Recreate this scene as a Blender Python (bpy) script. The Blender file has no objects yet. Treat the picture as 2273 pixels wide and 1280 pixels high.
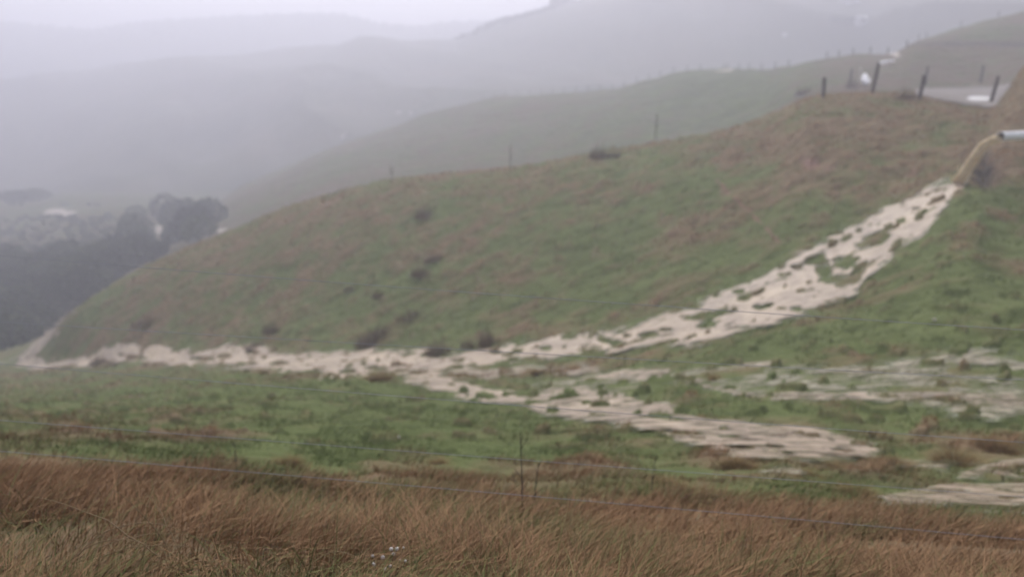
import bpy, math, random
import numpy as np
from mathutils import Vector

random.seed(7)
RNG = np.random.default_rng(11)
S = bpy.context.scene
R = math.radians

# ------------------------------------------------------------------ camera
W0, H0, F = 2273.0, 1280.0, 1784.0
PITCH = R(14.5)
cp, sp = math.cos(PITCH), math.sin(PITCH)
cam = bpy.data.cameras.new('camera')
camo = bpy.data.objects.new('camera', cam)
S.collection.objects.link(camo)
camo.location = (0, 0, 0)
camo.rotation_euler = (R(90) - PITCH, 0, 0)
cam.sensor_width = 36
cam.lens = 36 * F / W0
cam.clip_start = 0.05
cam.clip_end = 6000
cam.dof.use_dof = True
cam.dof.focus_distance = 2.5
cam.dof.aperture_fstop = 1.7
S.camera = camo

# ------------------------------------------------------------------ light
w = bpy.data.worlds.new('World')
S.world = w
w.use_nodes = True
nt = w.node_tree
nt.nodes.clear()
sky = nt.nodes.new('ShaderNodeTexSky')
sky.sky_type = 'NISHITA'
sky.sun_disc = False
sky.sun_elevation = R(50)
sky.sun_rotation = R(-8)
sky.air_density = 1.0
sky.dust_density = 6.0
sky.ozone_density = 1.0
hs = nt.nodes.new('ShaderNodeHueSaturation')
hs.inputs['Saturation'].default_value = 0.26
bgn = nt.nodes.new('ShaderNodeBackground')
bgn.inputs['Strength'].default_value = 0.15
wo = nt.nodes.new('ShaderNodeOutputWorld')
nt.links.new(sky.outputs[0], hs.inputs['Color'])
nt.links.new(hs.outputs[0], bgn.inputs[0])
nt.links.new(bgn.outputs[0], wo.inputs[0])
sl = bpy.data.lights.new('sun', 'SUN')
sl.energy = 0.9
sl.angle = R(60)
sl.color = (1.0, 0.975, 0.95)
slo = bpy.data.objects.new('sun', sl)
S.collection.objects.link(slo)
slo.rotation_euler = (R(90 - 50), 0, R(180 + 8))
S.view_settings.view_transform = 'Standard'
S.view_settings.look = 'None'
S.view_settings.exposure = 0.75
S.view_settings.gamma = 1
S.cycles.volume_bounces = 3
S.cycles.max_bounces = 6
S.cycles.use_denoising = True
HAZE_DENSITY = 0.0040

# ------------------------------------------------------------------ numpy helpers
def hsh(ix, iy, seed):
    h = (ix.astype(np.int64) * 374761393 + iy.astype(np.int64) * 668265263 + seed * 974634777) & 0xffffffff
    h = ((h ^ (h >> 13)) * 1274126177) & 0xffffffff
    h = h ^ (h >> 16)
    return (h & 0xffff) / 65535.0

def vnoise(x, y, seed=0):
    ix = np.floor(x); iy = np.floor(y)
    fx = x - ix; fy = y - iy
    ux = fx * fx * fx * (fx * (fx * 6 - 15) + 10); uy = fy * fy * fy * (fy * (fy * 6 - 15) + 10)
    a = hsh(ix, iy, seed); b = hsh(ix + 1, iy, seed); c = hsh(ix, iy + 1, seed); d = hsh(ix + 1, iy + 1, seed)
    return (a + (b - a) * ux) * (1 - uy) + (c + (d - c) * ux) * uy

def fbm(x, y, octs=4, seed=0, gain=0.5):
    t = 0; amp = 1; s = 0
    for o in range(octs):
        # rotate each octave so the lattice does not show
        ca, sa = math.cos(0.7 + o * 1.1), math.sin(0.7 + o * 1.1)
        t = t + amp * vnoise((x * ca - y * sa) * 2 ** o + 17.3 * o, (x * sa + y * ca) * 2 ** o - 9.1 * o, seed + o)
        s += amp; amp *= gain
    return t / s

def sstep(a, b, x):
    t = np.clip((x - a) / (b - a), 0, 1)
    return t * t * (3 - 2 * t)

def pchip_slopes(x, y):
    # x (n,), y (n, m)
    h = np.diff(x, axis=0); d = np.diff(y, axis=0) / h
    m = np.zeros_like(y)
    w1 = 2 * h[1:] + h[:-1]; w2 = h[1:] + 2 * h[:-1]
    same = (d[:-1] * d[1:]) > 0
    with np.errstate(divide='ignore', invalid='ignore'):
        mm = (w1 + w2) / (w1 / d[:-1] + w2 / d[1:])
    m[1:-1] = np.where(same, mm, 0)
    m[0] = d[0]; m[-1] = d[-1]
    return m

def interp1(xs, ys, q):
    xs = np.array(xs, float)[:, None]; ys = np.array(ys, float)[:, None]
    m = pchip_slopes(xs, ys)
    xs = xs[:, 0]; ys = ys[:, 0]; m = m[:, 0]
    q = np.clip(q, xs[0], xs[-1])
    i = np.clip(np.searchsorted(xs, q) - 1, 0, len(xs) - 2)
    h = xs[i + 1] - xs[i]; t = (q - xs[i]) / h
    return ((2 * t**3 - 3 * t**2 + 1) * ys[i] + (t**3 - 2 * t**2 + t) * h * m[i]
            + (-2 * t**3 + 3 * t**2) * ys[i + 1] + (t**3 - t**2) * h * m[i + 1])

def ray(px, py):
    u = (px - W0 / 2) / F; v = (H0 / 2 - py) / F
    dy = cp + v * sp
    return u / dy, (-sp + v * cp) / dy        # x/y, z/y

def project(x, y, z):
    d = y * cp - z * sp
    upc = y * sp + z * cp
    return W0 / 2 + F * x / d, H0 / 2 - F * upc / d

# ------------------------------------------------------------------ survey of the land: px, row, distance
CURVES = [
 [(-2500,1450,2.6,-1.82),(0,0,2.6,-1.85),(1136,0,2.6,-1.98),(2273,0,2.6,-2.15),(5000,0,2.6,-2.25)],
 [(-2500,0,3.7,-2.0),(0,0,3.7,-2.12),(1136,0,3.7,-2.34),(2273,0,3.7,-2.56),(5000,0,3.7,-2.8)],
 [(-2500,0,5.0,-2.5),(0,0,5.0,-2.62),(1136,0,5.0,-2.85),(2273,0,5.0,-3.02),(5000,0,5.0,-3.2)],
 [(-2500,960,9),(0,965,9),(600,985,9),(1130,1010,9),(1600,1015,9),(2273,1035,9),(5000,1040,9)],
 [(-2500,890,32),(0,872,30),(600,868,20),(1130,885,17),(1500,865,15.5),(1900,825,15),(2273,805,14.5),(5000,780,14)],
 [(-2500,835,90),(-300,825,66),(0,816,56),(100,812,52),(300,800,43),(600,802,34),(850,800,30),(1130,790,27),(1350,762,25.5),(1500,715,25),(1700,655,25),(1900,580,26),(2030,480,28),(2120,408,29.5),(2200,372,30.5),(2273,350,31.5),(5000,340,34)],
 [(-2500,815,130),(-300,812,80),(-50,803,66),(40,785,60),(100,752,57),(150,702,56),(220,650,57),(300,602,58),(400,556,58),(520,508,58),(620,465,57),(700,440,56),(780,420,55),(860,403,54),(1000,385,52),(1130,374,50),(1300,345,49),(1440,322,49),(1560,300,48),(1650,278,48),(1700,260,48),(1760,232,47),(1820,213,46),(1900,210,45),(2040,220,43.5),(2205,234,42.5),(2232,205,42.5),(2273,152,43),(2330,110,44),(5000,90,46)],
 [(-2500,810,170),(-300,800,95),(0,768,78),(100,745,78),(300,700,76),(520,600,74),(700,520,72),(860,470,70),(1130,435,66),(1360,385,64),(1560,348,62),(1700,300,60),(1760,255,59),(1820,224,58),(1900,213,57),(2040,208,56),(2205,214,55),(2273,220,55),(5000,222,54)],
 [(-2500,700,210),(-300,640,125),(0,620,112),(300,570,110),(520,502,104),(700,436,100),(860,398,98),(1130,368,94),(1360,322,90),(1560,296,86),(1700,262,80),(1760,232,76),(1820,208,74),(1900,202,73),(2040,198,72),(2140,196,71),(2200,193,70),(2273,175,68),(5000,150,66)],
 [(-2500,520,260),(-300,480,195),(0,470,190),(250,455,186),(420,462,175),(480,448,186),(540,412,190),(600,385,192),(700,341,192),(800,308,188),(860,289,184),(950,259,178),(1040,236,171),(1120,216,165),(1250,209,154),(1360,201,144),(1440,178,138),(1530,158,134),(1620,154,128),(1700,157,120),(1750,149,116),(1800,139,112),(1850,131,108),(1900,124,105),(1980,122,101),(2005,112,99),(2030,99,97),(2150,97,93),(2273,97,90),(5000,95,86)],
 [(-2500,470,320),(-300,430,230),(0,430,225),(420,440,208),(520,442,204),(700,372,204),(860,322,198),(1120,250,184),(1360,235,172),(1560,205,172),(1700,200,156),(1800,182,143),(1900,168,136),(1980,150,130),(2008,126,126),(2035,97,124),(2060,88,122),(2100,76,121),(2200,46,120),(2273,28,119),(3100,-150,119),(5000,-150,119)],
 [(-2500,400,380),(0,388,292),(420,402,232),(600,380,218),(700,338,216),(860,290,214),(1120,222,214),(1360,206,212),(1560,166,214),(1900,132,220),(2000,120,206),(2060,108,196),(2273,66,190),(3100,-90,185),(5000,-90,185)],
 [(-2500,240,430),(0,176,420),(150,160,420),(270,141,420),(400,130,420),(530,119,418),(630,105,412),(740,103,405),(810,88,400),(870,92,398),(940,95,395),(1010,93,390),(1060,70,384),(1085,57,382),(1130,43,380),(1200,24,378),(1260,5,376),(1400,-25,372),(1600,-60,360),(2000,-90,345),(2273,-110,335),(3100,-160,320),(5000,-160,320)],
 [(-2500,320,500),(0,240,490),(600,190,485),(1000,160,475),(1300,100,470),(1600,20,470),(2273,-20,470),(5000,-20,470)],
 [(-2500,90,620),(0,51,620),(100,60,620),(200,66,620),(300,52,620),(430,40,620),(560,33,620),(700,30,620),(780,37,620),(850,54,620),(930,60,620),(1000,50,620),(1060,48,620),(1200,40,620),(1500,20,620),(2273,0,620),(5000,0,620)],
 [(-2500,260,880),(0,240,880),(2273,200,880),(5000,200,880)],
]
# azimuth grid, fine inside the view
A_IN0, A_IN1 = -0.76, 0.76
a_in = np.arange(A_IN0, A_IN1, 0.00135)
a_l = A_IN0 - np.geomspace(0.004, 1.1, 70)[::-1]
a_r = A_IN1 + np.geomspace(0.004, 1.1, 70)
AG = np.concatenate([a_l, a_in, a_r])
lY = np.concatenate([np.linspace(math.log(0.5), math.log(2.2), 14, endpoint=False),
                     np.linspace(math.log(2.2), math.log(62), 840, endpoint=False),
                     np.linspace(math.log(62), math.log(210), 260, endpoint=False),
                     np.linspace(math.log(210), math.log(880), 170)])
YG = np.exp(lY)

def curve_eval(c):
    a = []; s = []; l = []
    for p in c:
        if len(p) == 4:
            sl_ = p[3] / p[2]
            v = (sl_ * cp + sp) / (cp - sl_ * sp)      # row slope for that height
            a.append(((p[0] - W0 / 2) / F) / (cp + v * sp)); s.append(sl_)
        else:
            aa, ss = ray(p[0], p[1]); a.append(aa); s.append(ss)
        l.append(math.log(p[2]))
    return interp1(a, s, AG), interp1(a, l, AG)

ks, kl = [], []
for y0, z0 in ((0.5, -1.72), (1.5, -1.75)):
    ks.append(np.full(AG.shape, z0 / y0)); kl.append(np.full(AG.shape, math.log(y0)))
for c in CURVES:
    s_, l_ = curve_eval(c); ks.append(s_); kl.append(l_)
KS = np.array(ks); KL = np.array(kl)
for j in range(1, len(KL)):
    KL[j] = np.maximum(KL[j], KL[j - 1] + 0.03)
MS = pchip_slopes(KL, KS)
ZS = np.zeros((len(AG), len(YG)))
for i in range(len(AG)):
    xs = KL[:, i]; ys = KS[:, i]; m = MS[:, i]
    q = np.clip(lY, xs[0], xs[-1])
    k = np.clip(np.searchsorted(xs, q) - 1, 0, len(xs) - 2)
    h = xs[k + 1] - xs[k]; t = (q - xs[k]) / h
    s = ((2 * t**3 - 3 * t**2 + 1) * ys[k] + (t**3 - 2 * t**2 + t) * h * m[k]
         + (-2 * t**3 + 3 * t**2) * ys[k + 1] + (t**3 - t**2) * h * m[k + 1])
    ZS[i] = s * YG
XX = AG[:, None] * YG[None, :]
YY = np.broadcast_to(YG[None, :], XX.shape)
CY = {n: np.exp(KL[j + 2]) for j, n in enumerate(
    ['b', 'c', 'd', 'e', 'f', 'stream', 'crest', 'gully', 'foot', 'spur', 'bank', 'n', 'far', 'p', 'last', 'end'])}

# large relief on the far slopes, kept off the crest lines
far_w = sstep(85, 230, YY)
relief = (fbm(XX / 38, YY / 60, 4, 5) - 0.5) * 6.0 + sstep(190, 260, YY) * (np.abs(fbm((XX + 0.6 * YY) / 75, YY / 160, 3, 8) - 0.5) * -26 + 2)
keep = np.ones_like(XX)
for nme in ('spur', 'bank', 'far', 'last'):
    keep *= 1 - 0.8 * np.exp(-((np.log(YY) - np.log(CY[nme])[:, None]) / 0.06) ** 2)
ZS = ZS + relief * far_w * keep

# hummocks and tussocky ground
bump_a = sstep(2.5, 8, YY) * (1 - 0.4 * sstep(80, 200, YY))
h1 = fbm(XX / 2.4, YY / 1.7, 3, 21) - 0.5
h2 = fbm(XX / 0.75, YY / 0.42, 3, 33) - 0.5
BUMP = bump_a * (0.24 * h1 + 0.26 * h2)
BUMP += sstep(60, 120, YY) * 0.9 * (fbm(XX / 7, YY / 7, 3, 44) - 0.5)

# ------------------------------------------------------------------ flood water: level field w in photograph rows
PX, PY = project(XX, YY, ZS)
near = (YY > 4) & (YY < 70)
top_e = [(60,820),(100,812),(160,800),(200,790),(230,768),(290,765),(320,770),(350,767),(380,780),(430,782),(500,772),(560,769),(600,778),(650,784),(700,780),(850,782),(940,780),(980,792),(1080,778),(1140,765),(1220,752),(1300,745),(1400,728),(1480,700),(1570,665),(1600,645),(1680,620),(1740,590),(1765,568),(1800,548),(1850,522),(1920,490),(1980,455),(2040,425),(2090,408),(2122,404),(2150,404)]
bot_e = [(60,822),(100,818),(190,812),(240,806),(340,808),(420,812),(560,816),(620,824),(700,838),(760,841),(800,838),(840,832),(900,832),(930,822),(1000,814),(1100,808),(1180,800),(1250,792),(1300,788),(1400,775),(1500,768),(1600,745),(1700,720),(1780,695),(1850,678),(1905,652),(1925,612),(1975,575),(1995,550),(2058,512),(2075,488),(2102,455),(2128,428),(2150,408)]
tx, ty = zip(*top_e); bx_, by_ = zip(*bot_e)
wob = (fbm(XX / 1.3, YY / 0.9, 4, 61) - 0.5)
wob2 = fbm(XX / 0.45, YY / 0.38, 3, 62) - 0.5
T = np.interp(PX, tx, ty); B = np.interp(PX, bx_, by_)
half = np.maximum((B - T) / 2, 1)
md = np.minimum(PY - T, B - PY)
inx = (PX > 62) & (PX < 2148)
Wf = np.where(inx & near, np.clip((md + 4.5 + (wob * 30 + wob2 * 22) * np.clip(half / 26, 0.4, 1)) / (11.0 * np.clip(half / 26, 0.5, 1)), -3, 1.3) , -3)
ISL = [(1935,537,34,11,-22),(1960,518,26,6,-25),(1875,584,24,11,-12),(1828,597,16,14,10),(1845,622,22,9,-10),(1905,605,10,22,30),(1870,628,16,10,-30),(1812,575,20,7,-30),(1800,582,14,7,-15),(1770,594,11,5,0),(1650,663,14,6,0),(1700,682,14,5,-12),(1640,650,10,4,0),(1560,705,30,7,-8),(1600,695,16,6,0),(1565,722,18,7,-10),(1690,685,14,5,0),(1765,688,12,5,0),(2000,494,9,6,0),(2035,466,8,3,0),(1905,515,8,5,-20),(1880,530,12,6,-25),
       (1855,680,18,6,-5),(1370,768,16,9,0),(1260,748,16,6,0),(1100,783,12,4,0),(975,788,34,6,-3),(700,828,16,4,0),(770,826,14,5,0),(835,820,20,5,0),(310,795,14,5,0),(290,793,10,5,0),(268,789,6,4,0),(320,774,8,3,0),(500,792,10,5,0),(450,798,20,4,0),(560,783,12,4,0),(620,807,14,4,0),(1440,745,18,6,-6),(1480,735,14,4,0),(1340,757,12,5,0),(1210,775,10,4,0)]
for ix, iy, rx, ry, rot in ISL:
    c_, s_ = math.cos(R(rot)), math.sin(R(rot))
    dx, dy = PX - ix, PY - iy
    e = ((dx * c_ + dy * s_) / rx) ** 2 + ((-dx * s_ + dy * c_) / ry) ** 2
    Wf = np.where(near & (e < 2.5), np.minimum(Wf, (e - 1) * 0.8 + wob2 * 3.0), Wf)
def band(pts, lvl, soft=8.0, wamp=30.0):
    """strand of shallow flood along a polyline of (px, row, half height)"""
    global Wf
    xs = [p[0] for p in pts]; yc = np.interp(PX, xs, [p[1] for p in pts]); hh = np.interp(PX, xs, [p[2] for p in pts])
    ends = np.minimum(PX - xs[0], xs[-1] - PX) / 2.2
    d = np.minimum(hh - np.abs(PY - yc), ends)
    v = np.clip((d + wob * wamp) / soft, -3, 1) * lvl
    Wf = np.where(near, np.maximum(Wf, np.where(d > -40, v, -3)), Wf)
band([(895,842,12),(960,848,26),(1010,862,22),(1100,880,20),(1160,885,22)], 0.95)
band([(1000,820,8),(1080,833,17),(1150,826,14),(1220,825,12),(1300,838,12),(1400,838,16),(1490,832,12)], 0.7)
band([(1140,890,14),(1200,897,34),(1300,902,42),(1400,914,38),(1470,932,34),(1500,955,34),(1600,975,38),(1700,985,42),(1800,990,38),(1880,1000,26),(1965,1000,14)], 0.78)
band([(1150,897,8),(1300,908,10),(1400,918,10),(1500,945,12),(1560,965,14)], 0.95)
band([(1700,965,8),(1800,975,14),(1880,992,14),(1950,1000,10)], 0.9)
band([(1140,860,10),(1300,858,26),(1420,872,30),(1500,890,18)], 0.42, 12, 50)
band([(1480,850,10),(1650,850,30),(1900,850,44),(2100,850,60),(2273,860,70),(2600,870,70)], 0.36, 12, 50)
band([(1290,815,8),(1340,840,16),(1400,835,8)], 0.6)
band([(1500,868,8),(1540,852,14),(1600,868,10),(1680,884,12),(1800,884,11),(1950,880,13),(2100,884,18),(2273,895,22),(2500,900,20)], 0.6)
band([(1480,832,5),(1600,822,9),(1720,816,7)], 0.5)
band([(1800,832,8),(1950,828,10),(2050,806,16),(2150,800,22),(2273,818,26),(2600,830,26)], 0.45)
band([(2100,915,10),(2200,915,24),(2273,905,24),(2600,910,24)], 0.42)
band([(1690,1052,8),(1740,1050,16),(1790,1048,8)], 0.45)
band([(1970,1030,8),(2040,1036,12),(2110,1045,10)], 0.5)
band([(1925,1112,8),(2020,1112,22),(2120,1100,28),(2200,1105,30),(2273,1100,30),(2600,1110,40)], 0.65)
band([(2120,1062,8),(2200,1050,18),(2273,1045,28),(2600,1060,30)], 0.65)
band([(2120,1150,6),(2200,1148,10),(2300,1140,10)], 0.3)
speck = fbm(XX / 0.36, YY / 0.34, 2, 95)
SPK = sstep(0.70, 0.80, speck) * near
Wf = Wf - 2.2 * SPK * (1 - 0.75 * sstep(26, 34, YY))
band([(30,816,4),(55,808,12),(88,803,15),(104,808,5)], 1.0, 6, 12)
band([(95,816,4),(150,806,6),(215,795,8)], 1.0, 5, 10)
# the creek beyond the foot of the hill
band([(118,745,6),(128,735,14),(135,728,8)], 1.0, 5, 10)
CR = [(172,690),(150,700),(128,722),(118,738),(95,760),(60,785),(25,800),(-60,822)]
cd = np.full(PX.shape, 1e9)
for (x0, y0), (x1, y1) in zip(CR[:-1], CR[1:]):
    t = np.clip(((PX - x0) * (x1 - x0) + (PY - y0) * (y1 - y0)) / ((x1 - x0)**2 + (y1 - y0)**2), 0, 1)
    cd = np.minimum(cd, np.hypot(PX - x0 - t * (x1 - x0), PY - y0 - t * (y1 - y0)))
cw = np.interp(PX, [-60, 10, 45, 70, 100, 128, 150, 172], [1, 5, 10, 15, 17, 12, 5, 6])
CREEK = (cw - cd + wob * 16) / 8
nearc = (YY > 40) & (YY < 110) & (PX < 200)
Wf = np.where(nearc, np.maximum(Wf, np.clip(CREEK, -3, 1)), Wf)
WL = np.clip(Wf, -1, 1.3) * 0.03 + 0.03
wet = sstep(-0.2, 0.6, Wf)
BUMP = BUMP * (1 - 0.45 * wet - 0.3 * sstep(0.7, 1.0, Wf)) + 0.10 * SPK * sstep(5, 12, YY)
# washed-out hollow below the culvert
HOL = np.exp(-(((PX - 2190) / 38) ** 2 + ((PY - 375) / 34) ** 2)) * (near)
BUMP = BUMP - 0.55 * HOL

# ------------------------------------------------------------------ road on the shelf at the right
RD_T = [(2000,232),(2030,200),(2100,196),(2215,193),(2300,186),(3200,150)]
RD_B = [(2000,236),(2035,212),(2100,228),(2160,236),(2215,244),(2300,252),(3200,280)]
rt = np.interp(PX, *zip(*RD_T)); rb = np.interp(PX, *zip(*RD_B))
ROADF = np.where((YY > 41) & (YY < 74) & (PX > 2030), np.minimum(PY - rt, rb - PY) + wob * 5, -9)
onroad = sstep(-2, 2, ROADF)
BUMP = BUMP * (1 - 0.85 * onroad)

ZG = ZS + BUMP

# ------------------------------------------------------------------ vegetation state: 0 lush green .. 1 dead brown
def region_brown():
    b = 0.34 + 1.15 * (fbm(XX / 3.2, YY / 2.2, 4, 71) - 0.5) + 0.55 * (fbm(XX / 14, YY / 12, 2, 73) - 0.5)
    b = b + 0.9 * np.clip(h2, -0.2, 0.4) + 1.1 * (fbm(XX / 0.95, YY / 0.8, 3, 79) - 0.5)
    # rank brown growth on the bank under the upper fence and down the slope from the road
    b += 0.35 * SPK
    b += 0.42 * sstep(1500, 1750, PX + (PY - 300) * 0.3) * sstep(440, 300, PY) * (YY < 60)
    b += 0.5 * (YY > 60) * (YY < 118) * sstep(1780, 1900, PX)
    b += 0.28 * sstep(80, 400, PX) * sstep(900, 300, PX) * sstep(30, 45, YY) * (YY < 70)
    b += 0.35 * sstep(700, 300, PX) * sstep(900, 1000, PY)
    # greener flats by the water and in the near paddock
    b -= 0.42 * np.exp(-((PY - 900) / 70) ** 2) * (YY < 40) * sstep(2400, 500, PX)
    b -= 0.25 * sstep(1350, 1900, PX) * sstep(560, 700, PY) * sstep(1000, 900, PY) * (YY < 40)
    b += 0.12 * sstep(26, 36, YY) * (YY < 60)
    b += 0.55 * (1 - sstep(3.7, 6.2, YY + 1.6 * (fbm(XX / 1.5, YY / 1.5, 3, 75) - 0.5)))
    b += 0.25 * (YY > 90) * (YY < 170) * sstep(1500, 900, PX)
    b -= 0.35 * (YY > 90) * (YY < 170) * sstep(1400, 1560, PX) * sstep(1780, 1650, PX)
    b -= 0.35 * np.exp(-(((PX - 1980) / 60) ** 2 + ((PY - 205) / 10) ** 2)) * (YY > 44)
    b -= 0.5 * np.exp(-(((PX - 2180) / 80) ** 2 + ((PY - 80) / 25) ** 2)) * (YY > 95)
    return np.clip(b, 0, 1)
BROWN = region_brown()
def spot(px, py, rx, ry, y0=0, y1=1e9):
    return np.exp(-(((PX - px) / rx) ** 2 + ((PY - py) / ry) ** 2) ** 1.5) * (YY > y0) * (YY < y1)
SOIL = spot(1800, 362, 26, 16, 30, 60) + 0.7 * spot(2022, 384, 16, 7, 25, 50) + 0.8 * HOL + 0.6 * spot(1840, 375, 16, 8, 30, 60)
SOIL += 0.5 * spot(1605, 420, 8, 14, 20, 50)
tr = np.abs((PY - 405) - (PX - 1597) * 0.98) < 4.5
SOIL += 0.9 * tr * (PX > 1590) * (PX < 1745) * (near) * (vnoise(XX * 2, YY * 2, 9) > 0.35)
SOIL = np.clip(SOIL + 0.3 * (wob + 0.1) * (SOIL > 0.15), 0, 1)
MUD = spot(133, 470, 34, 7, 120, 260) + 0.5 * spot(345, 514, 15, 15, 100, 200) + 0.7 * spot(1604, 157, 30, 2.5, 100, 160) + 0.8 * spot(463, 480, 9, 9, 100, 200) + 0.8 * spot(495, 510, 14, 6, 90, 200)
MUD += 1.0 * spot(1982, 121, 20, 3.0, 95, 120)
MUD = MUD + 2.2 * (fbm(XX / 6, YY / 6, 3, 98) - 0.5) * (MUD > 0.05) * (YY > 130)
MUD = sstep(0.3, 0.6, MUD)
DARK = (0.8 * np.clip(HOL, 0, 1) + 0.6 * spot(2185, 358, 18, 34, 24, 45) + spot(2150, 99, 130, 4, 80, 130) + spot(2273, 100, 60, 4, 80, 130)).clip(0, 1)  # damp eroded soil plus painted-in shade under the culvert; dark line along the bank

# ------------------------------------------------------------------ ground lookup
def grid_at(G, x, y):
    a = np.asarray(x, float) / y; l = np.log(y)
    i = np.clip(np.searchsorted(AG, a) - 1, 0, len(AG) - 2); j = np.clip(np.searchsorted(lY, l) - 1, 0, len(lY) - 2)
    u = np.clip((a - AG[i]) / (AG[i + 1] - AG[i]), 0, 1); v = np.clip((l - lY[j]) / (lY[j + 1] - lY[j]), 0, 1)
    return (G[i, j] * (1 - u) + G[i + 1, j] * u) * (1 - v) + (G[i, j + 1] * (1 - u) + G[i + 1, j + 1] * u) * v
YS = np.exp(np.linspace(math.log(2.0), math.log(860), 2600))
def hit(px, py, ymin=2.0, ymax=860):
    """where the line of sight through a photograph point meets the land"""
    a, s = ray(px, py)
    z = grid_at(ZG, a * YS, YS)
    ok = (s * YS <= z) & (YS >= ymin) & (YS <= ymax)
    k = np.argmax(ok)
    if not ok[k]:
        sub = np.where((YS >= ymin) & (YS <= ymax))[0]
        k = sub[np.argmax((z - s * YS)[sub] / YS[sub])]
    return Vector((a * YS[k], YS[k], float(z[k])))
def ground(x, y):
    return float(grid_at(ZG, x, y))

# ------------------------------------------------------------------ objects
def new_mesh(name, verts, faces, mat, parent=None, smooth=True, attrs=None):
    me = bpy.data.meshes.new(name)
    verts = np.asarray(verts, np.float32).reshape(-1, 3)
    if isinstance(faces, np.ndarray):
        n, k = faces.shape
        me.vertices.add(len(verts)); me.vertices.foreach_set('co', verts.ravel())
        me.loops.add(n * k); me.loops.foreach_set('vertex_index', faces.astype(np.int32).ravel())
        me.polygons.add(n)
        me.polygons.foreach_set('loop_start', np.arange(0, n * k, k, dtype=np.int32))
        me.update(calc_edges=True)
    else:
        me.from_pydata([tuple(map(float, v)) for v in verts], [], [tuple(map(int, f)) for f in faces]); me.update()
    if smooth:
        me.polygons.foreach_set('use_smooth', np.ones(len(me.polygons), bool))
    for k_, v_ in (attrs or {}).items():
        at = me.attributes.new(k_, 'FLOAT', 'POINT'); at.data.foreach_set('value', np.asarray(v_, np.float32))
    if mat: me.materials.append(mat)
    o = bpy.data.objects.new(name, me)
    S.collection.objects.link(o)
    if parent: o.parent = parent
    return o

def empty(name, loc=(0, 0, 0), rz=0):
    o = bpy.data.objects.new(name, None)
    S.collection.objects.link(o)
    o.location = loc; o.rotation_euler = (0, 0, rz); o.empty_display_size = 0.2
    return o
def tag(o, label=None, cat=None, group=None, kind=None):
    if label: o['label'] = label
    if cat: o['category'] = cat
    if group: o['group'] = group
    if kind: o['kind'] = kind
    return o
def copy_tree(o, parent=None):
    c = o.copy(); S.collection.objects.link(c)
    if parent: c.parent = parent
    for ch in list(o.children): copy_tree(ch, c)
    return c

# ------------------------------------------------------------------ materials
def mat(name):
    m = bpy.data.materials.new(name); m.use_nodes = True
    t = m.node_tree; b = t.nodes['Principled BSDF']
    b.inputs['Roughness'].default_value = 0.9
    b.inputs['Specular IOR Level'].default_value = 0.2
    return m, t, b
def N(t, kind, **kw):
    n = t.nodes.new(kind)
    for k, v in kw.items(): setattr(n, k, v)
    return n
def mixc(t, fac, a, b, blend='MIX'):
    n = t.nodes.new('ShaderNodeMix'); n.data_type = 'RGBA'; n.blend_type = blend
    for sock, v in ((n.inputs[0], fac), (n.inputs[6], a), (n.inputs[7], b)):
        if isinstance(v, bpy.types.NodeSocket): t.links.new(v, sock)
        elif isinstance(v, (int, float)): sock.default_value = v
        else: sock.default_value = (*v, 1)
    return n.outputs[2]
def noise(t, scale, detail=4, rough=0.6, coord=None, vec_scale=None):
    n = N(t, 'ShaderNodeTexNoise'); n.inputs['Scale'].default_value = scale
    n.inputs['Detail'].default_value = detail; n.inputs['Roughness'].default_value = rough
    if coord is None:
        tc = N(t, 'ShaderNodeTexCoord'); coord = tc.outputs['Object']
    if vec_scale:
        mp = N(t, 'ShaderNodeMapping'); mp.inputs['Scale'].default_value = vec_scale
        t.links.new(coord, mp.inputs['Vector']); coord = mp.outputs[0]
    t.links.new(coord, n.inputs['Vector'])
    return n.outputs['Fac']
def ramp(t, fac, a, b):
    n = N(t, 'ShaderNodeMapRange'); n.inputs['From Min'].default_value = a; n.inputs['From Max'].default_value = b
    t.links.new(fac, n.inputs['Value']); return n.outputs[0]
def attr(t, name):
    n = N(t, 'ShaderNodeAttribute'); n.attribute_name = name; return n.outputs['Fac']
def math_(t, op, a, b):
    n = N(t, 'ShaderNodeMath', operation=op)
    for s_, v in zip(n.inputs, (a, b)):
        if isinstance(v, bpy.types.NodeSocket): t.links.new(v, s_)
        else: s_.default_value = v
    return n.outputs[0]

GREEN_D, GREEN_L = (0.082, 0.100, 0.040), (0.120, 0.140, 0.055)
BROWN_D, BROWN_L = (0.115, 0.081, 0.051), (0.185, 0.132, 0.084)

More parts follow.
